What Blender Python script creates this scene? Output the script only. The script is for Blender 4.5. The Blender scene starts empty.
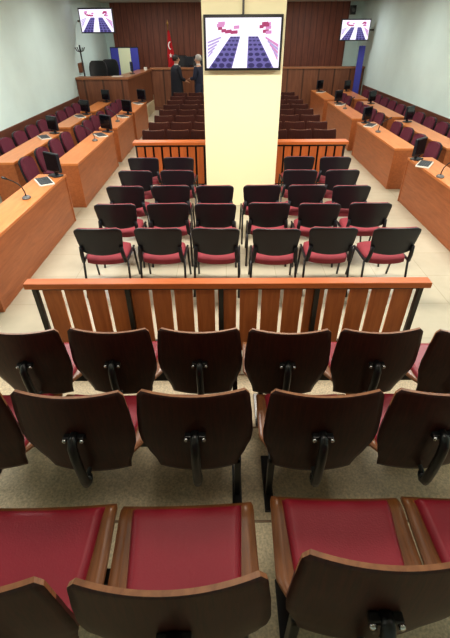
import bpy, bmesh, math, random
from mathutils import Vector, Matrix
random.seed(7)
SC = bpy.context.scene
COL = SC.collection
R = math.radians
PI = math.pi

# ---------------------------------------------------------------- helpers
def lin(c):
    out = []
    for v in c:
        v /= 255.0
        out.append(v / 12.92 if v <= .04045 else ((v + .055) / 1.055) ** 2.4)
    return tuple(out) + (1.0,)

def new_mat(name):
    m = bpy.data.materials.new(name); m.use_nodes = True
    nt = m.node_tree
    b = nt.nodes['Principled BSDF']
    return m, nt, b

def plain(name, rgb, rough=.5, metal=0., spec=.5, bump=0., bscale=200., var=.0, vscale=3., coat=0.):
    m, nt, b = new_mat(name)
    c = lin(rgb)
    b.inputs['Base Color'].default_value = c
    b.inputs['Roughness'].default_value = rough
    b.inputs['Metallic'].default_value = metal
    b.inputs['Specular IOR Level'].default_value = spec
    b.inputs['Coat Weight'].default_value = coat
    tc = nt.nodes.new('ShaderNodeTexCoord')
    if var:
        n = nt.nodes.new('ShaderNodeTexNoise'); n.inputs['Scale'].default_value = vscale
        n.inputs['Detail'].default_value = 4
        nt.links.new(tc.outputs['Object'], n.inputs['Vector'])
        r = nt.nodes.new('ShaderNodeValToRGB')
        r.color_ramp.elements[0].color = tuple(x * (1 - var) for x in c[:3]) + (1,)
        r.color_ramp.elements[1].color = tuple(min(1, x * (1 + var)) for x in c[:3]) + (1,)
        r.color_ramp.elements[0].position = .3; r.color_ramp.elements[1].position = .7
        nt.links.new(n.outputs['Fac'], r.inputs['Fac'])
        nt.links.new(r.outputs['Color'], b.inputs['Base Color'])
    if bump:
        n = nt.nodes.new('ShaderNodeTexNoise'); n.inputs['Scale'].default_value = bscale
        nt.links.new(tc.outputs['Object'], n.inputs['Vector'])
        bp = nt.nodes.new('ShaderNodeBump'); bp.inputs['Strength'].default_value = bump
        bp.inputs['Distance'].default_value = .002
        nt.links.new(n.outputs['Fac'], bp.inputs['Height'])
        nt.links.new(bp.outputs['Normal'], b.inputs['Normal'])
    return m

def wood(name, dark, light, stretch=(1, 1, 8), scale=6., rough=.4, spec=.5, coat=0., groove=None):
    """grain: noise squeezed so that it runs long along the axis with the small factor"""
    m, nt, b = new_mat(name)
    tc = nt.nodes.new('ShaderNodeTexCoord')
    mp = nt.nodes.new('ShaderNodeMapping'); mp.inputs['Scale'].default_value = stretch
    nt.links.new(tc.outputs['Object'], mp.inputs['Vector'])
    n = nt.nodes.new('ShaderNodeTexNoise'); n.inputs['Scale'].default_value = scale
    n.inputs['Detail'].default_value = 6; n.inputs['Roughness'].default_value = .6
    n.inputs['Distortion'].default_value = .6
    nt.links.new(mp.outputs['Vector'], n.inputs['Vector'])
    r = nt.nodes.new('ShaderNodeValToRGB')
    r.color_ramp.elements[0].color = lin(dark); r.color_ramp.elements[1].color = lin(light)
    r.color_ramp.elements[0].position = .32; r.color_ramp.elements[1].position = .68
    nt.links.new(n.outputs['Fac'], r.inputs['Fac'])
    col = r.outputs['Color']
    if groove:
        axis, pitch = groove
        sp = nt.nodes.new('ShaderNodeSeparateXYZ'); nt.links.new(tc.outputs['Object'], sp.inputs['Vector'])
        mth = nt.nodes.new('ShaderNodeMath'); mth.operation = 'PINGPONG'
        mth.inputs[1].default_value = pitch / 2
        nt.links.new(sp.outputs[axis], mth.inputs[0])
        lt = nt.nodes.new('ShaderNodeMath'); lt.operation = 'LESS_THAN'; lt.inputs[1].default_value = pitch * .05
        nt.links.new(mth.outputs[0], lt.inputs[0])
        mx = nt.nodes.new('ShaderNodeMix'); mx.data_type = 'RGBA'
        nt.links.new(lt.outputs[0], mx.inputs['Factor'])
        nt.links.new(col, mx.inputs['A'])
        mx.inputs['B'].default_value = tuple(x * .55 for x in lin(dark)[:3]) + (1,)
        col = mx.outputs['Result']
    nt.links.new(col, b.inputs['Base Color'])
    b.inputs['Roughness'].default_value = rough
    b.inputs['Specular IOR Level'].default_value = spec
    b.inputs['Coat Weight'].default_value = coat
    b.inputs['Coat Roughness'].default_value = .25
    return m

def emit(name, rgb, s):
    m, nt, b = new_mat(name)
    b.inputs['Base Color'].default_value = (.01, .01, .01, 1)
    b.inputs['Emission Color'].default_value = lin(rgb)
    b.inputs['Emission Strength'].default_value = s
    b.inputs['Roughness'].default_value = .3
    return m

def tile_floor(name, rgb, grout, size, rough):
    m, nt, b = new_mat(name)
    tc = nt.nodes.new('ShaderNodeTexCoord')
    br = nt.nodes.new('ShaderNodeTexBrick')
    br.offset = 0; br.inputs['Scale'].default_value = 1
    br.inputs['Brick Width'].default_value = size; br.inputs['Row Height'].default_value = size
    br.inputs['Mortar Size'].default_value = .004; br.inputs['Mortar Smooth'].default_value = .3
    c = lin(rgb)
    br.inputs['Color1'].default_value = c
    br.inputs['Color2'].default_value = tuple(x * .93 for x in c[:3]) + (1,)
    br.inputs['Mortar'].default_value = lin(grout)
    nt.links.new(tc.outputs['Object'], br.inputs['Vector'])
    n = nt.nodes.new('ShaderNodeTexNoise'); n.inputs['Scale'].default_value = 7; n.inputs['Detail'].default_value = 5
    nt.links.new(tc.outputs['Object'], n.inputs['Vector'])
    mx = nt.nodes.new('ShaderNodeMix'); mx.data_type = 'RGBA'; mx.blend_type = 'MULTIPLY'
    mx.inputs['Factor'].default_value = .22
    nt.links.new(br.outputs['Color'], mx.inputs['A']); nt.links.new(n.outputs['Color'], mx.inputs['B'])
    bw = nt.nodes.new('ShaderNodeRGBToBW'); nt.links.new(n.outputs['Color'], bw.inputs['Color'])
    nt.links.new(bw.outputs['Val'], mx.inputs['B'])
    nt.links.new(mx.outputs['Result'], b.inputs['Base Color'])
    b.inputs['Roughness'].default_value = rough
    return m

class MB:
    def __init__(s): s.v = []; s.f = []; s.m = []; s.sm = []
    def add(s, vs, fs, mi=0, smooth=False, M=None):
        o = len(s.v)
        s.v += [tuple(M @ Vector(p)) if M else tuple(p) for p in vs]
        for f in fs:
            s.f.append([i + o for i in f]); s.m.append(mi); s.sm.append(smooth)
        return s
    def box(s, x0, x1, y0, y1, z0, z1, mi=0, M=None):
        vs = [(x, y, z) for z in (z0, z1) for y in (y0, y1) for x in (x0, x1)]
        fs = [(0, 2, 3, 1), (4, 5, 7, 6), (0, 1, 5, 4), (2, 6, 7, 3), (0, 4, 6, 2), (1, 3, 7, 5)]
        return s.add(vs, fs, mi, False, M)
    def prism(s, pts, z0, z1, mi=0, M=None, mi_side=None, smooth=False):
        """outline in XY (counter-clockwise) extruded in Z"""
        n = len(pts)
        vs = [(x, y, z0) for x, y in pts] + [(x, y, z1) for x, y in pts]
        s.add(vs, [tuple(range(n))[::-1], tuple(range(n, 2 * n))], mi, False, M)
        o = len(s.v) - 2 * n
        for i in range(n):
            j = (i + 1) % n
            s.f.append([o + i, o + j, o + n + j, o + n + i]); s.m.append(mi if mi_side is None else mi_side); s.sm.append(smooth)
        return s
    def tube(s, pts, r, n=8, mi=0, M=None):
        pts = [Vector(p) for p in pts]
        rs = r if isinstance(r, (list, tuple)) else [r] * len(pts)
        vs = []; fs = []
        up = None
        for i, p in enumerate(pts):
            t = (pts[min(i + 1, len(pts) - 1)] - pts[max(i - 1, 0)]).normalized()
            if up is None:
                up = Vector((0, 0, 1)) if abs(t.z) < .9 else Vector((1, 0, 0))
            a = t.cross(up).normalized(); b = a.cross(t).normalized(); up = b
            for k in range(n):
                an = 2 * PI * k / n
                vs.append(p + (a * math.cos(an) + b * math.sin(an)) * rs[i])
        for i in range(len(pts) - 1):
            for k in range(n):
                k2 = (k + 1) % n
                fs.append((i * n + k, i * n + k2, (i + 1) * n + k2, (i + 1) * n + k))
        s.add(vs, fs, mi, True, M)
        o = len(s.v) - len(vs)
        s.f.append([o + k for k in range(n)][::-1]); s.m.append(mi); s.sm.append(False)
        s.f.append([o + (len(pts) - 1) * n + k for k in range(n)]); s.m.append(mi); s.sm.append(False)
        return s
    def lathe(s, prof, c=(0, 0, 0), n=16, mi=0, M=None, sx=1, sy=1):
        vs = []; fs = []
        for r, z in prof:
            for k in range(n):
                a = 2 * PI * k / n
                vs.append((c[0] + r * sx * math.cos(a), c[1] + r * sy * math.sin(a), c[2] + z))
        for i in range(len(prof) - 1):
            for k in range(n):
                k2 = (k + 1) % n
                fs.append((i * n + k, i * n + k2, (i + 1) * n + k2, (i + 1) * n + k))
        fs.append(tuple(range(n))[::-1]); fs.append(tuple((len(prof) - 1) * n + k for k in range(n)))
        return s.add(vs, fs, mi, True, M)
    def shell(s, fn, nu, nv, th, mi=0, mi_edge=None, M=None, mi_front=None, edge_top_only=False):
        """curved sheet: fn(u,v)->(pt, normal) with u,v in 0..1 ; thickness th along normal"""
        if mi_edge is None: mi_edge = mi
        if mi_front is None: mi_front = mi
        A = []; B = []
        for j in range(nv + 1):
            for i in range(nu + 1):
                p, nn = fn(i / nu, j / nv)
                A.append(Vector(p)); B.append(Vector(p) + Vector(nn) * th)
        N = len(A); w = nu + 1
        s_o = len(s.v)
        s.v += [tuple(M @ p) if M else tuple(p) for p in A + B]
        def q(a, b, c, d, m_, sm):
            s.f.append([s_o + a, s_o + b, s_o + c, s_o + d]); s.m.append(m_); s.sm.append(sm)
        for j in range(nv):
            for i in range(nu):
                a = j * w + i
                q(a, a + 1, a + w + 1, a + w, mi, True)
                q(N + a, N + a + w, N + a + w + 1, N + a + 1, mi_front, True)
        lo = mi if edge_top_only else mi_edge
        for i in range(nu):
            q(i, N + i, N + i + 1, i + 1, lo, False)
            a = nv * w + i
            q(a, a + 1, N + a + 1, N + a, mi_edge, False)
        for j in range(nv):
            a = j * w
            ed = mi_edge if (not edge_top_only or j > nv * .8) else mi
            q(a, a + w, N + a + w, N + a, ed, False)
            a = j * w + nu
            q(a, N + a, N + a + w, a + w, ed, False)
        return s
    def build(s, name, mat, parent=None, bevel=0, seg=2, loc=None, fix=True):
        me = bpy.data.meshes.new(name)
        me.from_pydata(s.v, [], s.f)
        for mm in (mat if isinstance(mat, (list, tuple)) else [mat]): me.materials.append(mm)
        for p, mi, sm in zip(me.polygons, s.m, s.sm):
            p.material_index = mi; p.use_smooth = sm
        if fix:
            bm = bmesh.new(); bm.from_mesh(me)
            bmesh.ops.recalc_face_normals(bm, faces=bm.faces); bm.to_mesh(me); bm.free()
        me.update()
        o = bpy.data.objects.new(name, me); COL.objects.link(o)
        if parent: o.parent = parent
        if loc: o.location = loc
        if bevel:
            md = o.modifiers.new('bevel', 'BEVEL'); md.width = bevel; md.segments = seg
            md.limit_method = 'ANGLE'; md.angle_limit = R(40)
        return o

def tag(o, label, cat, group=None, kind=None):
    o['label'] = label; o['category'] = cat
    if group: o['group'] = group
    if kind: o['kind'] = kind
    return o
def thing(name, label, cat, loc=(0, 0, 0), rz=0., group=None):
    o = bpy.data.objects.new(name, None); COL.objects.link(o)
    o.empty_display_size = .1
    o.location = loc; o.rotation_euler = (0, 0, rz)
    return tag(o, label, cat, group)
def struct(o):
    o['kind'] = 'structure'; return o
KIDS = {}
def copy_tree(o, parent=None):
    c = o.copy(); COL.objects.link(c); c.parent = parent
    for ch in list(o.children): copy_tree(ch, c)
    return c
def place(proto, used, loc, rz, label, group=None):
    """first call uses the prototype itself, later calls use copies"""
    o = proto if not used else copy_tree(proto)
    used.append(o)
    o.location = loc; o.rotation_euler = (0, 0, rz); o['label'] = label
    if group: o['group'] = group
    return o
def rrect(x0, x1, y0, y1, r, n=5):
    pts = []
    for cx, cy, a0 in ((x1 - r, y0 + r, -90), (x1 - r, y1 - r, 0), (x0 + r, y1 - r, 90), (x0 + r, y0 + r, 180)):
        for k in range(n + 1):
            a = R(a0 + 90 * k / n); pts.append((cx + r * math.cos(a), cy + r * math.sin(a)))
    return pts
ORD = ['first', 'second', 'third', 'fourth', 'fifth', 'sixth', 'seventh', 'eighth', 'ninth', 'tenth', 'eleventh', 'twelfth']
RX90 = Matrix.Rotation(R(90), 4, 'X')    # XY outline -> XZ, extrude towards -Y

# ---------------------------------------------------------------- materials
M_floor = tile_floor('cream_tile', (202, 195, 173), (176, 168, 146), .6, .26)
M_tier = plain('beige_speckled_floor', (206, 190, 158), .6, var=.25, vscale=90, bump=.3, bscale=150)
M_nose = plain('step_edge', (120, 95, 70), .5)
M_wall = plain('pale_green_paint', (212, 233, 230), .85, var=.05, vscale=1.2)
M_ceil = plain('ceiling_paint', (205, 205, 198), .9)
M_cream = plain('cream_paint', (255, 247, 206), .7)
M_backwood = wood('dark_panelling', (112, 58, 42), (142, 80, 58), (3, 3, .3), 5, .45, groove=('X', .22))
M_benchwood = wood('bench_veneer', (104, 62, 42), (130, 82, 56), (3, 3, .3), 5, .4, groove=('X', .55))
M_benchtop = wood('bench_top', (140, 92, 62), (168, 114, 78), (.4, 3, 3), 5, .35)
M_wains = wood('wainscot', (92, 54, 42), (116, 72, 54), (3, .3, 3), 5, .45)
M_desktop = wood('desk_top', (196, 118, 62), (214, 138, 80), (4, .5, 4), 5, .3)
M_desk = wood('desk_panel', (150, 84, 46), (176, 104, 60), (4, .5, 5), 5, .38)
M_rail = wood('rail_orange', (184, 96, 44), (204, 114, 56), (.5, 4, 4), 6, .35)
M_plank = wood('rail_plank', (172, 92, 42), (198, 116, 58), (4, 4, .4), 6, .4)
M_plank2 = wood('rail_plank_far', (178, 92, 44), (204, 112, 56), (4, 4, .4), 6, .4)
M_darkgap = plain('dark_gap', (40, 26, 22), .7)
M_shell = wood('seat_shell_veneer', (40, 15, 9), (68, 29, 18), (9, 2, 1.0), 9, .45, spec=.32, coat=.08)
M_shellfar = wood('far_shell_veneer', (48, 20, 15), (68, 30, 22), (9, 2, 1.0), 9, .55, spec=.2)
M_edge = wood('ply_edge', (128, 82, 50), (162, 108, 68), (3, 3, 30), 8, .4)
M_pan = wood('seat_pan_veneer', (112, 66, 32), (142, 88, 44), (9, .8, 2), 7, .36, coat=.3)
M_vinyl = plain('crimson_vinyl', (146, 26, 46), .42, bump=.35, bscale=160, var=.06, vscale=4)
M_fabric = plain('red_fabric', (138, 52, 62), .8, bump=.2, bscale=300, var=.08, vscale=8)
M_burg = plain('burgundy_fabric', (96, 32, 52), .85, bump=.2, bscale=300, var=.1, vscale=8)
M_black = plain('black_plastic', (22, 21, 29), .42, bump=.15, bscale=400)
M_blackmetal = plain('black_metal', (16, 16, 17), .3, spec=.6)
M_leather = plain('black_leather', (20, 20, 24), .4)
M_chrome = plain('chrome_bolt', (205, 205, 205), .2, metal=1.)
M_monitor = plain('monitor_plastic', (26, 28, 36), .4)
M_monscreen = plain('dark_screen', (12, 14, 20), .12)
M_white = plain('white_plastic', (222, 218, 206), .4)
M_keys = plain('dark_keys', (58, 62, 68), .45)
M_grey = plain('grey_plastic', (96, 94, 92), .45)
M_blue = plain('blue_sheet', (62, 66, 164), .6)
M_paleyellow = plain('pale_yellow_sheet', (216, 222, 190), .6)
M_red = plain('flag_red', (190, 22, 34), .75)
M_flagwhite = plain('flag_white', (236, 230, 226), .75)
M_brass = plain('brass', (190, 150, 80), .35, metal=.8)
M_skin = plain('skin', (196, 150, 124), .6)
M_hairdark = plain('dark_hair', (28, 22, 20), .6)
M_hairgrey = plain('grey_hair', (168, 164, 160), .6)
M_navy = plain('navy_cloth', (30, 36, 58), .8)
M_robe = plain('black_cloth', (20, 22, 34), .8)
M_shirt = plain('white_shirt', (220, 218, 214), .8)
M_shoe = plain('black_shoe', (14, 13, 13), .35)
M_brownbox = wood('brown_box', (110, 66, 44), (134, 84, 56), (3, 3, .5), 6, .5)

# ---------------------------------------------------------------- room
XL, XR, Y0, Y1, ZC = -4.4, 4.9, -1.6, 18.0, 3.2
struct(MB().box(XL - .2, XR + .2, Y0 - .2, Y1 + .2, -.2, 0).build('floor', M_floor))
struct(MB().box(XL - .2, XR + .2, Y0 - .2, Y1 + .2, ZC, ZC + .2).build('ceiling', M_ceil))
struct(MB().box(XL - .2, XL, Y0 - .2, Y1 + .2, 0, ZC).build('wall_left', M_wall))
struct(MB().box(XR, XR + .2, Y0 - .2, Y1 + .2, 0, ZC).build('wall_right', M_wall))
struct(MB().box(XL, XR, Y1, Y1 + .2, 0, ZC).build('wall_back', M_wall))
struct(MB().box(XL, XR, Y0 - .2, Y0, 0, ZC).build('wall_front', M_wall))
struct(MB().box(-4.1, 4.42, Y1 - .04, Y1, 0, ZC).build('wall_panelling', M_backwood))
struct(MB().box(XL, XL + .03, 3, 13.55, 0, .82).build('trim_1', M_wains))
struct(MB().box(XR - .03, XR, 3, 16.4, 0, .80).build('trim_2', M_wains))
# stepped floor under the theatre seats
for nm, yf, z0, z1 in (('floor_tier', 2.32, 0, .17), ('floor_tier', 1.66, .17, .34), ('floor_tier', .97, .34, .51)):
    m = MB().box(XL, XR, Y0, yf, z0, z1)
    m.box(XL, XR, yf, yf + .012, z1 - .04, z1 + .002, 1)
    struct(m.build(nm, [M_tier, M_nose]))
# dais behind the benches
m = MB().box(-2.62, XR, 16.75, Y1 - .04, 0, .35); m.box(XL, -2.62, 13.85, Y1 - .04, 0, .35)
struct(m.build('floor_dais', M_tier))
# pillar
PX0, PX1, PY0, PY1 = -.315, .80, 6.6, 7.75
struct(MB().box(PX0, PX1, PY0, PY1, 0, ZC).build('pillar', M_cream, bevel=.008))

# ---------------------------------------------------------------- judges' bench
jb = thing('judges_bench', 'long wooden judges bench across the far end below the flag', 'bench', (1.1, 16.6, 0))
m = MB().box(-3.72, 3.78, -.03, .03, 0, 1.28); m.build('front_panel', M_benchwood, jb)
m = MB().box(-3.76, 3.79, -.07, .22, 1.28, 1.34); m.build('worktop', M_benchtop, jb, bevel=.008)
m = MB().box(-3.72, 3.78, -.045, -.03, 0, .12); m.build('plinth', M_wains, jb)
cb = thing('clerk_bench', 'wooden side bench with a projecting wing against the left wall', 'bench', (-3.6, 13.6, 0))
MB().box(-.78, .72, 0, .05, 0, 1.24).build('front_panel', M_benchwood, cb)
m = MB().prism([(.72, 0), (.97, 2.92), (.91, 2.92), (.66, .05)], 0, 1.24); m.build('side_panel', M_benchwood, cb)
m = MB().prism([(-.78, -.05), (.77, -.05), (1.0, 2.92), (.55, 2.92), (.35, .35), (-.78, .35)], 1.24, 1.30)
m.build('worktop', M_benchtop, cb, bevel=.008)

# ---------------------------------------------------------------- railings
def railing(name, label, x0, x1, y, h, pitch, pw, posts, mp, front_posts, topdepth, backing=False):
    cx = (x0 + x1) / 2; w = (x1 - x0) / 2
    t = thing(name, label, 'railing', (cx, y, 0), 0, None)
    MB().box(-w, w, -.02, topdepth, h - .05, h).build('top_rail', M_rail, t, bevel=.006)
    MB().box(-w + .05, w - .05, .045, .075, .1, .16).build('bottom_rail', M_blackmetal, t)
    MB().box(-w + .03, w - .03, .03, .07, h - .085, h - .05).build('under_rail', M_blackmetal, t)
    n = int((2 * w - .04) / pitch); off = -n * pitch / 2
    for i in range(n):
        c = off + (i + .5) * pitch
        MB().box(c - pw / 2, c + pw / 2, .035, .055, .06, h - .05).build('plank', mp, t, bevel=.003)
    for px in posts:
        m = MB().box(px - .02, px + .02, -.005 if front_posts else .06, .035 if front_posts else .1, 0, h - .05)
        m.box(px - .04, px + .04, -.03, .1, 0, .015)
        m.build('post', M_blackmetal, t, bevel=.003)
    return t
railing('front_railing', 'wide slatted wooden railing with black posts just beyond the foreground seats',
        -1.60, 1.615, 2.72, .79, .178, .149, [-1.54, -.80, -.05, .72, 1.54], M_plank, True, .075)
for nm, a, b, lab in (('slatted_barrier', -1.65, PX0 - .02, 'orange slatted wooden barrier left of the cream pillar'),
                      ('slatted_barrier', PX1 + .02, 2.17, 'orange slatted wooden barrier right of the cream pillar')):
    t = railing(nm, lab, a, b, 7.55, .80, .152, .118, [-(b - a) / 2 + .1, (b - a) / 2 - .1], M_plank2, False, .2)
    t['group'] = 'slatted barriers beside the pillar'
    w = (b - a) / 2
    MB().box(-w + .02, w - .02, .11, .12, .02, .75).build('dark_gap_sheet', M_darkgap, t)  # dark sheet behind the planks, makes the gaps between them dark

# ---------------------------------------------------------------- theatre seats
def shell_fn(w_at, sag, lean, z0, z1):
    def fn(u, v):
        x = (u * 2 - 1)
        w = w_at(v)
        z = z0 + (z1 - z0) * v
        # ears rise a touch above the middle of the top edge
        z += .010 * (abs(x) ** 2) * max(0, v - .7) / .3
        # S curve in profile, wings forward
        y = -lean * (z - z0) + .018 * math.sin(v * PI) * -1 + sag * x * x
        nx, ny = -2 * sag * x / max(w, .05), 1.0
        L = math.hypot(nx, ny)
        return (w * x, y, z), (nx / L, ny / L, 0)
    return fn
def lerp_tab(tab):
    def f(v):
        for (a, x), (b, y) in zip(tab, tab[1:]):
            if v <= b:
                k = (v - a) / (b - a); k = k * k * (3 - 2 * k) * .5 + k * .5
                return x + (y - x) * k
        return tab[-1][1]
    return f
W_SHELL = lerp_tab([(0, .188), (.10, .196), (.30, .226), (.44, .247), (.56, .252), (.75, .246), (.92, .236), (.97, .232), (.992, .224), (1, .214)])
PROTO_FAR = []
def make_theatre_seat(detail=True):
    t = thing('theatre_seat', 'seat', 'theatre seat')
    t.scale = (.985, 1, 1) if detail else (.9, 1, 1)
    m = MB().shell(shell_fn(W_SHELL, .030, .05, .355, .88), 18, 30, .013, 0, 1, edge_top_only=True)
    m.build('backrest_shell', [M_shell if detail else M_shellfar, M_edge], t, fix=True)
    if not detail:
        m = MB().shell(lambda u, v: (((u * 2 - 1) * (.2 + .03 * v), .03 + .42 * v, .415), (0, 0, 1)), 2, 2, .05)
        m.build('seat_pad', M_vinyl, t)
        m = MB().tube([(0, -.035, .58), (0, -.06, .5), (0, -.02, .34), (0, .18, .33), (0, .2, .0)], .02, 6)
        m.build('support_arm', M_blackmetal, t)
        return t
    # seat pan : board with tapering rear, rounded drop at the front
    def pan(u, v):
        x = u * 2 - 1
        w = .160 + .091 * min(1, v / .30) ** .7
        y = .01 + .42 * v
        z = .432 + .012 * x * x - .02 * max(0, (v - .85) / .15) ** 2 - .012 * math.sin(v * PI)
        if v > .93: w -= .006 * ((v - .93) / .07) ** 2
        return (w * x, y, z), (0, 0, -1)
    MB().shell(pan, 14, 24, .014, 0, 1).build('seat_pan', [M_pan, M_edge], t)
    def pad(u, v):
        x = u * 2 - 1
        w = .180 + .026 * v
        y = .035 + .382 * v
        e = min(1, (1 - abs(x)) * 9, v * 14, (1 - v) * 14)
        e = math.sqrt(max(0, 1 - (1 - max(0, e)) ** 2))
        z = .434 + .010 * x * x - .018 * max(0, (v - .85) / .15) ** 2 - .012 * math.sin(v * PI) + .024 * e
        return (w * x, y, z), (0, 0, -1)
    MB().shell(pad, 28, 28, .022).build('seat_pad', M_vinyl, t)
    # bracket and support arm
    m = MB().box(-.045, .045, -.060, -.034, .652, .678)
    m.build('bracket', M_blackmetal, t, bevel=.004)
    for sx in (-.037, .037):
        MB().lathe([(.002, 0), (.009, 0), (.011, .004), (.009, .012), (.003, .015)], n=10,
                M=Matrix.Translation((sx, -.058, .665)) @ RX90).build('bolt', M_chrome, t)
    m = MB().tube([(0, -.036, .678), (0, -.066, .674), (0, -.084, .648), (0, -.090, .58), (0, -.086, .48), (0, -.080, .405), (0, -.074, .372), (0, -.058, .362), (0, -.044, .372), (0, -.036, .384)],
                  [.017, .019] + [.021] * 7 + [.018, .012], 12)
    m.tube([(0, -.05, .385), (0, .1, .398), (0, .2, .345)], .011, 8)
    m.build('support_arm', M_blackmetal, t)
    return t
SEATX3 = [-1.165, -.660, -.155, .352, .862, 1.385]
SEATX = [-1.15, -.645, -.135, .405, .91, 1.415]
seat_proto = make_theatre_seat(); used = []
ROWS = [(.405, .51, [1, 2, 3, 4], 'nearest row'), (1.13, .34, [0, 1, 2, 3, 4], 'second nearest row'), (1.79, .17, [0, 1, 2, 3, 4, 5], 'row against the front railing')]
POS = {4: ['leftmost', 'second from left', 'third from left', 'rightmost'],
       5: ['leftmost', 'second from left', 'middle', 'second from right', 'rightmost'],
       6: ['leftmost', 'second from left', 'third from left', 'third from right', 'second from right', 'rightmost']}
TILT = {(0, 1): 1.5, (0, 2): 1., (0, 3): -.8, (0, 4): -.8}
JIT = {(0, 1): (-.012, 2.), (0, 2): (-.008, 2.), (0, 3): (.014, -1.), (0, 4): (.012, -1), (1, 0): (0, 1), (2, 5): (-.02, -1)}
for r, (y, z, idx, rn) in enumerate(ROWS):
    for k, i in enumerate(idx):
        dy, rot = JIT.get((r, i), (random.uniform(-.008, .008), random.uniform(-1, 1)))
        lab = 'dark brown theatre seat, %s in the %s' % (POS[len(idx)][k], rn)
        sx_ = SEATX3[i] if r == 2 else SEATX[i]
        o = place(seat_proto, used, (sx_, y + dy, z), R(rot), lab, 'foreground theatre seats')
        o.rotation_euler[0] = R(TILT.get((r, i), 2.2 if r == 2 else 0))
    # beams that carry the seats: a left and a right run in each row
    for side, xs in (('left', [SEATX[i] for i in idx if i < 3]), ('right', [SEATX[i] for i in idx if i >= 3])):
        x0, x1 = (min(xs) - .2, max(xs) + .2) if r == 2 else (-1.35, .065) if side == 'left' else (.205, 1.615)
        b = thing('seat_beam', 'black metal beam on legs under the %s seats of the %s' % (side, rn), 'seat support', ((x0 + x1) / 2, y + .2, z), 0, 'beams under the foreground seats')
        w = (x1 - x0) / 2
        MB().box(-w, w, -.025, .025, .29, .352).build('beam', M_blackmetal, b, bevel=.004)
        for lx in (-w + .02, w - .01):
            m = MB().box(lx - .016, lx + .016, -.13, -.09, .012, .33); m.box(lx - .016, lx + .016, -.13, .0, .30, .335)
            m.build('leg', M_blackmetal, b, bevel=.004)
            MB().box(lx - .025, lx + .025, -.22, .12, 0, .014).build('foot', M_blackmetal, b, bevel=.003)

# ---------------------------------------------------------------- far theatre rows
far_proto = make_theatre_seat(False); usedf = []
FX = [-1.36 + .46 * i for i in range(8)]
for r in range(8):
    y = 8.15 + r * .79
    s0, s1 = PX0 * y / PY0, PX1 * y / PY0
    left = [x for x in FX if x - .21 < s0 and x < .3]
    right = [x for x in FX if x + .21 > s1 and x > .3]
    for side, xs in (('left', left), ('right', right[::-1])):
        for k, x in enumerate(xs):
            lab = 'dark seat %s of pillar, %s from outer aisle, %s row beyond the barrier' % (side, ORD[k], ORD[r])
            place(far_proto, usedf, (x, y, 0), R(random.uniform(-1.5, 1.5)), lab, 'dark seats beyond the slatted barrier')

# ---------------------------------------------------------------- visitor chairs
def make_chair():
    t = thing('visitor_chair', 'chair', 'chair')
    wt = lerp_tab([(0, .184), (.05, .207), (.16, .221), (.5, .234), (.85, .243), (.93, .238), (.98, .222), (1, .198)])
    def bk(u, v, off=0, inset=0, top=0):
        x = u * 2 - 1
        w = wt(v) - inset
        z = .515 + .29 * v - .016 * (1 - v) ** 2 * (1 - x * x) * 1.0 + .008 * (1 - x * x) * v
        y = -.235 - .055 * v + .035 * x * x + off
        nx = -2 * .035 * x / w; L = math.hypot(nx, 1)
        return (w * x, y, z), (nx / L, 1 / L, 0)
    MB().shell(lambda u, v: bk(u, v), 14, 18, .018).build('backrest', M_black, t, bevel=.005)
    MB().shell(lambda u, v: bk(u, v, .018, .006), 14, 18, .022).build('back_cushion', M_fabric, t, bevel=.008)
    def st(u, v):
        x = u * 2 - 1; yy = v * 2 - 1
        e = (1 - abs(x) ** 4) * (1 - abs(yy) ** 6)
        k = 1 - .12 * abs(yy) ** 4
        return (x * .222 * k, .02 + yy * .225 * (1 - (.20 if yy < 0 else .07) * abs(x) ** 2.5), .425 + .035 * max(0, e) ** .5), (0, 0, -1)
    MB().shell(st, 16, 16, .045).build('seat', M_fabric, t)
    for sx in (-1, 1):
        m = MB().tube([(sx * .206, -.236, .60), (sx * .214, -.226, .50), (sx * .222, -.20, .42), (sx * .232, -.12, .405), (sx * .236, .2, .405)], [.020, .022, .021, .014, .012], 8)
        m.build('side_bracket', M_black, t)
        MB().tube([(sx * .236, -.16, .405), (sx * .240, -.20, .2), (sx * .246, -.262, .0)], .0125, 8).build('leg', M_blackmetal, t)
        MB().tube([(sx * .236, .17, .405), (sx * .240, .21, .2), (sx * .246, .262, .0)], .0125, 8).build('leg', M_blackmetal, t)
    MB().tube([(-.236, .14, .40), (.236, .14, .40)], .011, 8).build('crossbar', M_blackmetal, t)
    return t
chair_proto = make_chair(); usedc = []
CX = [[-1.28, -.692, -.092, .513, 1.095, 1.705], [-1.258, -.684, -.115, .492, 1.08, 1.655], [-1.267, -.705, -.145, .465, 1.025, 1.594],
      [-1.262, -.672, 1.07, 1.64], [-1.28, -.725, 1.138, 1.709]]
CY = [3.71, 4.41, 5.05, 5.75, 6.45]
CR = ['row nearest the front railing', 'second row behind the front railing', 'third row, just before the pillar',
      'fourth row, beside the pillar', 'last row before the slatted barriers']
P4 = ['outer left', 'inner left', 'inner right', 'outer right']
for r in range(5):
    for k, x in enumerate(CX[r]):
        pos = POS[6][k] if r < 3 else P4[k]
        place(chair_proto, usedc, (x + random.uniform(-.012, .012), CY[r] + .28 + random.uniform(-.02, .02), 0), R(random.uniform(-2.5, 2.5)),
              'black-backed red chair, %s in the %s' % (pos, CR[r]), 'black-backed chairs in the middle block')

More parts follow.
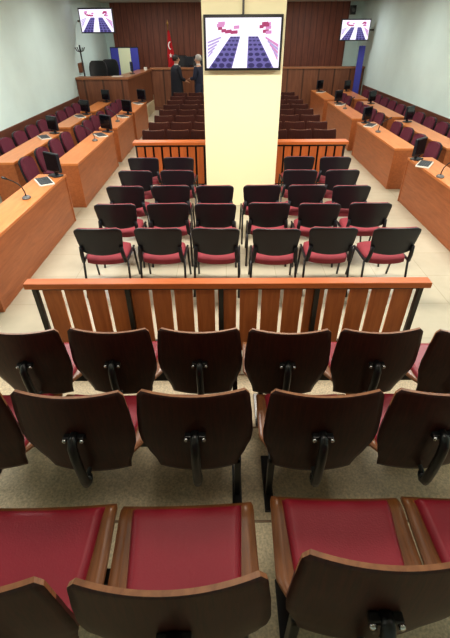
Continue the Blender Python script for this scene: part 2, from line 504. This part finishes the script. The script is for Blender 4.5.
# ---------------------------------------------------------------- lawyers' desks
def desk(label, side, front, y0, y1, h=.71, depth=.40):
    """side -1: left of the room (front panel looks to +X); +1: right"""
    L = (y1 - y0) / 2; s = side
    t = thing('long_desk', label, 'desk', (front, (y0 + y1) / 2, 0), 0, 'long wooden desks along the walls')
    def bx(a, b, ya, yb, z0, z1, nm, mt, bev=.004):
        xa, xb = sorted((s * a, s * b))
        return MB().box(xa, xb, ya, yb, z0, z1).build(nm, mt, t, bevel=bev)
    bx(.015, .035, -L + .03, L - .03, .0, h - .035, 'front_panel', M_desk)
    bx(0.0, depth, -L, L, h - .035, h, 'top', M_desktop)
    for e in (-1, 1):
        ya, yb = sorted((e * (L - .005), e * (L - .035)))
        bx(.005, depth - .01, ya, yb, 0, h - .035, 'end_panel', M_desk)
    return t
def P(X, Y, z=0): return (X, Y, z)
LF, RF, LB, RB = -2.33, 2.95, -3.37, 3.86
front_left = [(3.45, 5.96), (6.52, 9.04), (9.36, 11.15), (11.35, 13.3)]
front_right = [(4.25, 6.8), (7.4, 9.9), (10.3, 13.1), (13.55, 15.8)]
back_left = [(6.6, 9.0), (9.45, 11.2), (11.55, 13.3)]
back_right = [(7.4, 10.1), (10.5, 13.1), (13.55, 15.8)]
dn = ['nearest', 'second nearest', 'third nearest', 'farthest']
for k, (a, b) in enumerate(front_left): desk('long wooden desk in the left inner row, %s the camera' % {0: 'nearest', 1: 'second from', 2: 'third from', 3: 'farthest from'}[k], -1, LF, a, b)
for k, (a, b) in enumerate(front_right): desk('long wooden desk in the right inner row, %s the camera' % {0: 'nearest', 1: 'second from', 2: 'third from', 3: 'farthest from'}[k], 1, RF, a, b)
for k, (a, b) in enumerate(back_left): desk('long wooden desk before the left wall seats, %s the camera' % {0: 'nearest', 1: 'second from', 2: 'farthest from'}[k], -1, LB, a, b)
for k, (a, b) in enumerate(back_right): desk('long wooden desk before the right wall seats, %s the camera' % {0: 'nearest', 1: 'second from', 2: 'farthest from'}[k], 1, RB, a, b)

# ---------------------------------------------------------------- burgundy seats behind the desks
def make_bseat():
    t = thing('upholstered_seat', 'seat', 'seat')
    w = lerp_tab([(0, .17), (.1, .19), (.5, .205), (.8, .196), (.93, .17), (.98, .14), (1, .10)])
    def bk(u, v, off=0, inset=0.):
        x = u * 2 - 1
        ww = w(v) - inset
        z = .46 + .38 * v
        y = -.16 - .07 * v + .03 * x * x + off
        return (ww * x, y, z), (0, .98, .2)
    MB().shell(lambda u, v: bk(u, v), 10, 16, .03).build('back_shell', M_black, t)
    MB().shell(lambda u, v: bk(u, v, .03, .012), 10, 16, .05).build('back_cushion', M_burg, t, bevel=.015)
    m = MB().prism(rrect(-.205, .205, -.12, .17, .05), .40, .47); m.build('seat_cushion', M_burg, t, bevel=.02)
    m = MB().box(-.18, .18, -.15, .14, .36, .40); m.build('seat_frame', M_black, t)
    for sx in (-1, 1):
        m = MB().box(sx * .16 - .02, sx * .16 + .02, -.05, .05, 0, .37); m.box(sx * .16 - .03, sx * .16 + .03, -.14, .13, 0, .02)
        m.build('leg', M_blackmetal, t, bevel=.004)
    return t
bproto = make_bseat(); usedb = []
def bseats(x, ys, side, rn):
    # face the aisle, turned slightly towards the public
    rz = R(-90 - 10) if side < 0 else R(90 + 10)
    n = len(ys); sc = .95 if 'wall' in rn else .88
    for k, y in enumerate(ys):
        cnt = 'nearest' if k == 0 else ORD[k] + ' nearest'
        o = place(bproto, usedb, (x - side * .18, y, 0), rz, 'burgundy upholstered seat, %s of those %s' % (cnt, rn), 'burgundy seats behind the desks')
        o.scale = (sc, sc, .94)
bseats(-3.20, [6.55, 7.18, 7.82, 8.44], -1, 'behind the second left inner desk')
bseats(-3.14, [9.12, 9.72, 10.32, 10.92], -1, 'behind the third left inner desk')
bseats(-3.14, [11.75, 12.35, 12.95], -1, 'behind the farthest left inner desk')
bseats(3.72, [7.45, 8.1, 8.72, 9.34], 1, 'behind the second right inner desk')
bseats(3.72, [10.5, 11.1, 11.7, 12.3], 1, 'behind the third right inner desk')
bseats(3.72, [13.5, 14.1, 14.7], 1, 'behind the farthest right inner desk')
bseats(-4.16, [7.95 + .62 * i - .62 for i in range(10)], -1, 'along the left wall')
bseats(4.66, [8.65 + .63 * i for i in range(11)], 1, 'along the right wall')

# ---------------------------------------------------------------- desk equipment
def make_monitor():
    t = thing('computer_monitor', 'monitor', 'monitor')
    M = Matrix.Translation((0, 0, .215)) @ RX90
    MB().prism(rrect(-.175, .175, -.145, .145, .015), -.025, .02, M=M).build('housing', M_monitor, t, bevel=.006)
    MB().prism(rrect(-.158, .158, -.126, .129, .004), -.002, .003, M=Matrix.Translation((0, -.0225, .215)) @ RX90).build('screen', M_monscreen, t)
    MB().box(-.035, .035, .01, .04, .012, .18).build('stand', M_monitor, t, bevel=.004)
    MB().prism(rrect(-.12, .12, -.08, .09, .05), 0, .016).build('base', M_monitor, t, bevel=.004)
    return t
mproto = make_monitor(); mproto.scale = (.88, .88, .88); usedm = []
def make_keyboard():
    t = thing('desk_keyboard', 'keyboard', 'keyboard')
    MB().prism(rrect(-.19, .19, -.10, .10, .02), 0, .02).build('frame', M_white, t, bevel=.004)
    m = MB()
    for r in range(5):
        for c in range(13):
            x = -.168 + c * .026; y = -.08 + r * .0325
            m.box(x, x + .0235, y, y + .0285, .018, .027)
    m.build('keys', M_keys, t)
    return t
kproto = make_keyboard(); usedk = []
def make_mic():
    t = thing('gooseneck_microphone', 'mic', 'microphone')
    MB().lathe([(.03, 0), (.075, 0), (.075, .012), (.055, .026), (.02, .03)], n=20, sx=1, sy=.7).build('base', M_grey, t)
    pts = [(0, 0, .02), (0, 0, .07), (0, -.015, .13), (0, -.05, .18), (0, -.10, .22), (0, -.15, .245)]
    MB().tube(pts, .007, 8).build('gooseneck', M_blackmetal, t)
    MB().tube([(0, -.15, .245), (0, -.17, .255), (0, -.20, .27), (0, -.21, .274)], [.009, .014, .014, .006], 10).build('capsule', M_blackmetal, t)
    return t
micproto = make_mic(); usedmic = []
# (x, y) on the desks; screens look at the seats behind
def equip(side, x, y, where, kb=True, mic=True, md=.02, kd=.36, micd=.90):
    rot = 56 if side < 0 else 50
    H = .71
    rz = R(-90 + rot) if side < 0 else R(90 - rot)
    place(mproto, usedm, (x + md * side, y, H), rz, 'black computer monitor on the %s' % where, 'computer monitors on the desks')
    if kb: place(kproto, usedk, (x + (-.07 if side < 0 else .01), y - kd, H), R(-57) if side < 0 else R(57), 'pale keyboard with dark keys on the %s' % where, 'keyboards on the desks')
    if mic: place(micproto, usedmic, (x + (-.06 if side < 0 else -.02), y - micd, H), R(-75) if side < 0 else R(75), 'gooseneck microphone with oval base on the %s' % where, 'microphones on the desks')
equip(-1, -2.43, 5.87, 'nearest left inner desk', kd=.30, micd=.94)
equip(-1, -2.42, 8.93, 'second left inner desk', micd=.8)
equip(-1, -2.42, 11.05, 'third left inner desk', micd=.95)
equip(-1, -2.42, 13.18, 'farthest left inner desk', mic=False)
equip(1, 3.03, 6.68, 'nearest right inner desk', kd=.33, micd=.95)
equip(1, 3.1, 9.78, 'second right inner desk', micd=1.0)
equip(1, 3.15, 12.75, 'third right inner desk', micd=1.0)
equip(1, 3.15, 15.5, 'farthest right inner desk', mic=False)
equip(-1, -3.47, 8.82, 'nearest desk before the left wall', mic=False, kd=.42)
equip(-1, -3.46, 11.08, 'second desk before the left wall', mic=False)
equip(-1, -3.46, 13.18, 'farthest desk before the left wall', kb=False, mic=False)
equip(1, 4.05, 9.85, 'nearest desk before the right wall', kb=False, mic=False)
equip(1, 4.05, 12.6, 'second desk before the right wall', kb=False, mic=False)
equip(1, 4.05, 15.4, 'farthest desk before the right wall', kb=False, mic=False)

# ---------------------------------------------------------------- televisions
E_bg = emit('screen_white', (246, 240, 255), 1.25)
E_seat = emit('screen_indigo', (118, 108, 180), .95)
E_seat2 = emit('screen_dark_indigo', (58, 48, 112), .9)
E_pink = emit('screen_pink', (226, 150, 205), 1.0)
E_mag = emit('screen_magenta', (190, 60, 120), .9)
E_lav = emit('screen_lavender', (196, 176, 226), 1.0)
def make_screen_mesh(w, h):
    m = MB()
    def poly(pts, mi, lay):
        n = len(pts)
        vs = [((u - .5) * w, -.0008 * lay, (.5 - v) * h) for u, v in pts]
        m.add(vs, [tuple(range(n))], mi)
    poly([(0, 0), (1, 0), (1, 1), (0, 1)], 0, 0)
    L = [(.33, .36), (.46, .36), (.35, 1.0), (.03, 1.0)]
    Rr = [(.57, .36), (.70, .36), (.93, 1.0), (.56, 1.0)]
    for Q in (L, Rr):
        poly(Q, 1, 1)
        rows = 7
        for r in range(rows):
            k = (r + .55) / rows; k = k ** 1.35
            xa = Q[0][0] + (Q[3][0] - Q[0][0]) * k; xb = Q[1][0] + (Q[2][0] - Q[1][0]) * k
            yy = .36 + .64 * k
            cw = (xb - xa) / 3
            for c in range(3):
                cx = xa + (c + .5) * cw; ry = .012 + .042 * k
                poly([(cx + cw * .4 * math.cos(2 * PI * q / 10), yy + ry * math.sin(2 * PI * q / 10)) for q in range(10)], 2, 2)
    rnd = random.Random(3)
    for i in range(16):
        s = i % 2
        u = rnd.uniform(.12, .42) if not s else rnd.uniform(.6, .88)
        v = rnd.uniform(.1, .28); a = rnd.uniform(.015, .05)
        poly([(u - a, v - .025), (u + a, v - .035), (u + a, v + .03), (u - a, v + .04)], 3 if rnd.random() < .55 else 4, 3 + i * .1)
    for i in range(5):
        v = .36 + i * .07
        poly([(.02, v + .10), (.20 - i * .03, v), (.21 - i * .03, v + .03), (.02, v + .14)], 5, 3)
        poly([(.98, v + .16), (.80 + i * .03, v), (.80 + i * .03, v + .04), (.98, v + .22)], 5 if i % 2 else 3, 3)
    return m
def tv(label, loc, rz, w, mount):
    t = thing('television', label, 'television', loc, rz, 'televisions showing the courtroom')
    h = w * .5625
    m = MB().box(-w / 2 - .03, w / 2 + .03, 0, .06, -.03, h + .035); m.build('housing', M_blackmetal, t, bevel=.006)
    s = make_screen_mesh(w, h).build('screen', [E_bg, E_seat, E_seat2, E_pink, E_mag, E_lav], t, loc=(0, -.004, h / 2), fix=False)
    s['label'] = 'lit screen showing rows of blue seats beside a white aisle'
    mount(t, w, h)
    return t
def pole(t, w, h):
    MB().tube([(0, .085, h * .4), (0, .085, ZC - t.location.z)], .014, 10).build('mount_pole', M_grey, t)
    MB().box(-.15, .15, .06, .10, h * .3, h * .6).build('mount_plate', M_blackmetal, t)
tv('large television on the front of the cream pillar', (.235, 6.49, 1.975), 0, .985, pole)
def arm_to(dx, dy):
    def f(t, w, h):
        MB().box(-.12, .12, .06, .09, h * .3, h * .7).build('mount_plate', M_blackmetal, t)
        MB().tube([(0, .09, h / 2), (dx * .5, dy * .6 + .05, h / 2), (dx, dy, h / 2)], .025, 8).build('wall_arm', M_grey, t)
    return f
tv('small television on a wall arm in the far left corner', (-3.72, 14.4, 2.37), R(-3), .94, arm_to(-.66, .30))
tv('small television on a wall arm in the far right corner', (4.21, 16.0, 2.12), R(5), .92, arm_to(.70, .22))

# ---------------------------------------------------------------- behind the benches
def make_exec():
    t = thing('executive_chair', 'chair', 'chair')
    w = lerp_tab([(0, .22), (.3, .27), (.75, .28), (.92, .25), (1, .18)])
    MB().shell(lambda u, v: (((u * 2 - 1) * w(v), -.25 - .12 * v + .05 * (u * 2 - 1) ** 2, .5 + .8 * v), (0, 1, 0)), 10, 14, .09).build('backrest', M_leather, t, bevel=.02)
    MB().prism(rrect(-.26, .26, -.24, .27, .07), .42, .53).build('seat', M_leather, t, bevel=.03)
    for sx in (-1, 1):
        MB().tube([(sx * .29, -.22, .68), (sx * .30, .15, .70), (sx * .29, .2, .45)], .025, 8).build('armrest', M_leather, t)
    MB().tube([(0, 0, .08), (0, 0, .43)], .03, 10).build('column', M_blackmetal, t)
    m = MB()
    for k in range(5):
        a = 2 * PI * k / 5; m.tube([(0, 0, .08), (.28 * math.cos(a), .28 * math.sin(a), .04)], [.025, .015], 6)
        m.lathe([(.01, 0), (.03, .01), (.03, .05), (.01, .06)], c=(.28 * math.cos(a), .28 * math.sin(a), 0), n=8)
    m.build('base', M_blackmetal, t)
    return t
xproto = make_exec(); usedx = []
for x, y, rz, lab in ((-3.98, 14.44, 178, 'black high-backed chair behind the side bench, beside the coat stand'),
                      (-3.78, 15.16, 176, 'black high-backed chair behind the side bench, next to the blue board'),
                      (-1.64, 17.45, 180, 'black high-backed chair behind the judges bench, beside the flag'),
                      (-.96, 17.45, 180, 'black high-backed chair behind the judges bench, next to the pillar')):
    place(xproto, usedx, (x, y, .35), R(rz), lab, 'black chairs behind the benches')
place(mproto, usedm, (-1.28, 16.68, 1.34), R(170), 'black computer monitor on top of the judges bench', 'computer monitors on the desks')
place(mproto, usedm, (-2.93, 14.7, 1.30), R(-70), 'black computer monitor on top of the left side bench', 'computer monitors on the desks')
# papers and a small white box on the side bench
MB().prism([(-.15, -.1), (.15, -.12), (.16, .1), (-.14, .12)], 0, .012).build('paper_sheaf', M_white, None, loc=(-3.2, 13.78, 1.301))
tag(bpy.data.objects['paper_sheaf'], 'loose white papers on the left side bench', 'papers')
o = MB().box(-.05, .05, -.06, .06, 0, .09).build('small_box', M_white, None, loc=(-2.72, 16.0, 1.301), bevel=.006)
tag(o, 'small white box on the corner of the side bench', 'box')
# blue board
bd = thing('display_board', 'upright board with blue side strips and pale yellow middle behind the side bench', 'board', (-3.45, 16.4, .35), 0)
bd.scale = (.86, 1, 1)
MB().box(-.56, .56, 0, .03, .35, 1.60).build('frame', M_monitor, bd, bevel=.004)
for sx in (-1, 1):
    MB().box(sx * .39 - .15, sx * .39 + .15, -.008, 0, .38, 1.57).build('side_strip', M_blue, bd)
    MB().box(sx * .45 - .03, sx * .45 + .03, -.02, .05, 0, .36).build('leg', M_monitor, bd)
MB().box(-.235, .235, -.008, 0, .38, 1.57).build('middle_sheet', M_paleyellow, bd)
# blue banner on the right
bn = thing('banner_stand', 'narrow tall blue banner standing near the far right corner', 'banner', (4.60, 16.25, 0), R(-15))
MB().box(-.105, .105, -.004, .004, .06, 1.95).build('banner_sheet', M_blue, bn)
MB().box(-.15, .15, -.08, .08, 0, .06).build('base', M_grey, bn, bevel=.01)
MB().tube([(0, .02, .05), (0, .02, 1.96)], .01, 6).build('pole', M_grey, bn)
# coat stand
cs = thing('coat_stand', 'black coat stand against the left wall beside the side bench', 'coat stand', (-4.22, 13.99, .35))
MB().tube([(0, 0, .03), (0, 0, 1.72)], .022, 8).build('pole', M_blackmetal, cs)
MB().lathe([(.05, 0), (.12, 0), (.12, .015), (.05, .04)], n=16).build('base', M_blackmetal, cs)
for k in range(4):
    a = PI / 4 + k * PI / 2; c_, s_ = math.cos(a), math.sin(a)
    MB().tube([(0, 0, 1.55), (.1 * c_, .1 * s_, 1.58), (.15 * c_, .15 * s_, 1.66)], [.012, .012, .016], 6).build('hook', M_blackmetal, cs)
o = MB().box(-.02, .03, -.22, .22, -.12, .12).build('wall_box', M_brownbox, None, loc=(XL + .02, 14.3, 1.5), bevel=.005)
tag(o, 'small brown wooden box fixed to the left wall behind the coat stand', 'wall box')
o = thing('wall_speaker', 'small black speaker fixed high in the far right corner', 'speaker', (4.5, 17.8, 2.95))
MB().box(-.09, .09, -.08, .08, -.13, .13).build('cabinet', M_blackmetal, o, bevel=.01)
MB().lathe([(.01, 0), (.06, 0), (.065, .006), (.02, .01)], n=14, M=Matrix.Translation((0, -.08, 0)) @ RX90).build('cone', M_grey, o)
MB().box(-.02, .02, .08, .2, -.03, .03).build('bracket', M_blackmetal, o)

# flag
fl = thing('flag', 'red flag with white crescent and star hanging on a brass pole', 'flag', (-1.98, 16.97, .35))
MB().lathe([(.05, 0), (.16, 0), (.16, .03), (.04, .07)], n=16).build('base', M_brass, fl)
MB().tube([(0, 0, .05), (0, 0, 2.2)], .016, 8).build('pole', M_brass, fl)
MB().lathe([(.004, 0), (.03, .02), (.038, .06), (.012, .12), (.002, .16)], c=(0, 0, 2.19), n=12).build('finial', M_brass, fl)
def fcloth(u, v):
    z = 2.05 - 1.2 * v
    w = .05 + .20 * min(1, v * 1.6 + .05)
    x = .01 + (u - .35) * w
    y = -.03 + .03 * math.sin(u * 13 + v * 2) * min(1, v * 2 + .2)
    return x, y, z
m = MB().shell(lambda u, v: (fcloth(u, v), (0, 1, 0)), 22, 18, .004)
clo = m.build('cloth', M_red, fl)
m = MB()
n = 20
outer = [(.0 + .12 * math.cos(a), .14 * math.sin(a)) for a in [R(50 + 260 * k / n) for k in range(n + 1)]]
inner = [(.035 + .095 * math.cos(a), .112 * math.sin(a)) for a in [R(62 + 236 * k / n) for k in range(n + 1)]]
vs = [(x * .55 + .045, -.068, 1.62 + z * .85) for x, z in outer] + [(x * .55 + .045, -.068, 1.62 + z * .85) for x, z in inner]
fs = [(k, k + 1, n + 2 + k, n + 1 + k) for k in range(n)]
m.add(vs, fs)
star = []
for k in range(10):
    a = PI / 2 + k * PI / 5; r = .085 if k % 2 == 0 else .034
    star.append((.045 + r * .75 * math.cos(a), -.068, 1.33 + r * math.sin(a)))
m.add(star, [tuple(range(10))])
m.build('crescent_and_star', M_flagwhite, clo)

# ---------------------------------------------------------------- people
def skinned(name, chain, mat, parent, sub=2):
    """chain: list of (parent_index, (x,y,z), (rx,ry))"""
    me = bpy.data.meshes.new(name)
    me.from_pydata([c[1] for c in chain], [(c[0], i) for i, c in enumerate(chain) if c[0] is not None], [])
    me.materials.append(mat)
    o = bpy.data.objects.new(name, me); COL.objects.link(o); o.parent = parent
    md = o.modifiers.new('skin', 'SKIN'); md.use_smooth_shade = True
    lay = me.skin_vertices[0].data if me.skin_vertices else None
    if lay is None:
        bm = bmesh.new(); bm.from_mesh(me); bm.verts.layers.skin.verify(); bm.to_mesh(me); bm.free()
        lay = me.skin_vertices[0].data
    for i, c in enumerate(chain):
        lay[i].radius = c[2]; lay[i].use_root = (i == 0)
    md2 = o.modifiers.new('sub', 'SUBSURF'); md2.levels = sub; md2.render_levels = sub
    return o
def person(label, loc, rz, robe, hair_mat, elbows):
    """stands on its origin, faces +Y"""
    t = thing('person', label, 'person', loc, rz)
    # body: hips, spine, neck, head, legs, arms in one surface
    ch = [(None, (0, 0, .93), (.125, .09)), (0, (0, .0, 1.12), (.12, .085)), (1, (0, -.01, 1.32), (.17, .11)), (2, (0, -.01, 1.44), (.10, .08)),
          (3, (0, .0, 1.51), (.055, .055)), (4, (0, .015, 1.58), (.075, .09)), (5, (0, .02, 1.66), (.078, .098)), (6, (0, .015, 1.73), (.05, .065))]
    for s in (-1, 1):
        b = len(ch)
        ch += [(0, (s * .10, 0, .86), (.095, .095)), (b, (s * .10, .01, .5), (.062, .065)), (b + 1, (s * .10, -.01, .10), (.042, .045)), (b + 2, (s * .10, .03, .045), (.042, .04)), (b + 3, (s * .11, .14, .03), (.038, .025))]
    for s, (el, ha) in zip((-1, 1), elbows):
        b = len(ch)
        ch += [(2, (s * .19, -.01, 1.40), (.062, .062)), (b, (s * el[0], el[1], el[2]), (.044, .044)), (b + 1, (s * ha[0], ha[1], ha[2]), (.03, .026))]
        wv = Vector((s * ha[0], ha[1], ha[2])); d = (wv - Vector((s * el[0], el[1], el[2]))).normalized()
        side = d.cross(Vector((0, 0, 1))).normalized() if abs(d.z) < .9 else Vector((0, 1, 0))
        pal = wv + d * .06
        p = len(ch); ch.append((b + 2, tuple(pal), (.042, .02)))
        for f in range(4):
            k0 = pal + side * (.033 - .022 * f) + d * .035
            L = (.07, .08, .075, .06)[f]
            i0 = len(ch); ch.append((p, tuple(k0), (.009, .009)))
            ch.append((i0, tuple(k0 + d * L * .5), (.0085, .0085)))
            ch.append((i0 + 1, tuple(k0 + d * L * .85 + Vector((0, 0, -.018))), (.007, .007)))
        th = pal + side * .045 - d * .015
        i0 = len(ch); ch.append((p, tuple(th), (.011, .011))); ch.append((i0, tuple(th + side * .02 + d * .035), (.009, .009)))
    skinned('body', ch, M_skin, t)
    # face: nose, ears, eyes
    m = MB().prism([(-.014, 1.60), (.014, 1.60), (.006, 1.655), (-.006, 1.655)], -.135, -.10, M=Matrix.Rotation(R(90), 4, 'X'))
    m.build('nose', M_skin, t, bevel=.005)
    for s in (-1, 1):
        MB().lathe([(.004, -.03), (.018, -.015), (.02, .012), (.006, .03)], c=(s * .083, .005, 1.63), n=8, sx=.5).build('ear', M_skin, t)
        MB().lathe([(.003, -.009), (.011, -.004), (.011, .004), (.003, .009)], c=(s * .032, .107, 1.648), n=8, sy=.5).build('eye', M_hairdark, t)
    MB().box(-.025, .025, .098, .108, 1.578, 1.586).build('mouth', plain('lip', (150, 90, 84), .6), t, bevel=.003)
    # hair cap
    prof = []
    m = MB()
    for j in range(9):
        a = PI / 2 * j / 8
        prof.append((.098 * math.cos(a) + .003, .118 * math.sin(a)))
    m.lathe([(.088, -.06)] + prof, c=(0, -.008, 1.665), n=18, sx=.92, sy=1.12)
    m.v = [(x, y if y < .06 or z > 1.72 else .06, z) for x, y, z in m.v]
    m.build('hair', hair_mat, t)
    # clothes
    cm = M_robe if robe else M_navy
    tr = [(None, (0, 0, .95), (.165, .125)), (0, (0, 0, 1.04), (.155, .115))]
    for s in (-1, 1):
        b = len(tr); tr += [(0, (s * .10, 0, .86), (.105, .11)), (b, (s * .10, .01, .5), (.08, .085)), (b + 1, (s * .10, -.005, .09), (.068, .075))]
    skinned('trousers', tr, cm, t)
    jk = [(None, (0, 0, .86), (.195, .15)), (0, (0, 0, 1.15), (.18, .13)), (1, (0, -.01, 1.32), (.19, .125)), (2, (0, -.012, 1.42), (.14, .1)), (3, (0, -.01, 1.47), (.075, .07))]
    for s, (el, ha) in zip((-1, 1), elbows):
        b = len(jk)
        e = Vector((s * el[0], el[1], el[2])); h = Vector((s * ha[0], ha[1], ha[2]))
        jk += [(2, (s * .195, -.01, 1.40), (.078, .078)), (b, tuple(e), (.062, .062)), (b + 1, tuple(e.lerp(h, .93)), (.05, .05))]
    skinned('jacket', jk, cm, t)
    MB().lathe([(.066, 0), (.07, .01), (.064, .045), (.058, .05)], c=(0, -.004, 1.475), n=16, sy=1.0).build('collar', M_shirt, t)
    MB().prism([(-.03, 1.30), (.03, 1.30), (.05, 1.46), (-.05, 1.46)], -.122, -.10, M=RX90).build('shirt_front', M_shirt, t)
    if robe:
        m = MB()
        def rb(v):
            return .30 - .10 * v
        prof = [(.30, .22), (.295, .4), (.27, .7), (.25, 1.0), (.24, 1.25), (.22, 1.38), (.15, 1.46), (.09, 1.49)]
        m.lathe(prof, c=(0, -.02, 0), n=24, sx=1.0, sy=.72)
        m.build('robe', M_robe, t)
    for s in (-1, 1):
        MB().prism(rrect(-.05, .05, -.10, .17, .045), 0, .075).build('shoe', M_shoe, t, loc=(s * .105, .03, 0), bevel=.02)
    return t
person('person with dark hair in long black robe standing before the judges bench', (-1.60, 15.35, 0), R(-60), True, M_hairdark,
       [((.26, .03, 1.13), (.20, .22, 1.05)), ((.26, .03, 1.13), (.20, .22, 1.05))])
person('grey-haired person in dark navy suit facing the robed person before the bench', (-.88, 15.3, 0), R(65), False, M_hairgrey,
       [((.26, .02, 1.13), (.10, .26, 1.10)), ((.26, .02, 1.13), (.12, .24, 1.08))])

# ---------------------------------------------------------------- light
def area(name, loc, sx, sy, power, col=(1, .93, .82), rot=(0, 0, 0)):
    l = bpy.data.lights.new(name, 'AREA'); l.shape = 'RECTANGLE'; l.size = sx; l.size_y = sy
    l.energy = power; l.color = col
    o = bpy.data.objects.new(name, l); COL.objects.link(o); o.location = loc; o.rotation_euler = rot
    return o
warm = (1, .92, .80); cool = (.90, .97, 1.0)
for y, p in ((1.0, 13), (4.4, 108), (8.0, 68), (11.5, 44), (15.2, 40)):
    for x in (-2.6, .25, 3.1):
        area('ceiling_lamp', (x, y, 3.16), 1.2, .6, p if x == .25 else p, warm if abs(x) < 1 else (.98, .97, .93))
W = bpy.data.worlds.new('room_world'); SC.world = W; W.use_nodes = True
W.node_tree.nodes['Background'].inputs['Color'].default_value = (.8, .85, .9, 1)
W.node_tree.nodes['Background'].inputs['Strength'].default_value = .05

# ---------------------------------------------------------------- camera
cam = bpy.data.cameras.new('camera'); co = bpy.data.objects.new('camera', cam); COL.objects.link(co)
cam.sensor_fit = 'VERTICAL'; cam.sensor_height = 36; cam.lens = 400 / 638 * 36
cam.clip_start = .05
pitch = math.atan(289 / 400)
M = Matrix.Rotation(R(.25), 4, 'Z') @ Matrix.Rotation(PI / 2 - pitch, 4, 'X') @ Matrix.Rotation(R(-.35), 4, 'Z')
co.matrix_world = Matrix.Translation((0, 0, 2.4)) @ M
SC.camera = co
SC.view_settings.view_transform = 'Standard'
SC.view_settings.look = 'None'
SC.view_settings.exposure = 0.0
SC.view_settings.gamma = 0.92
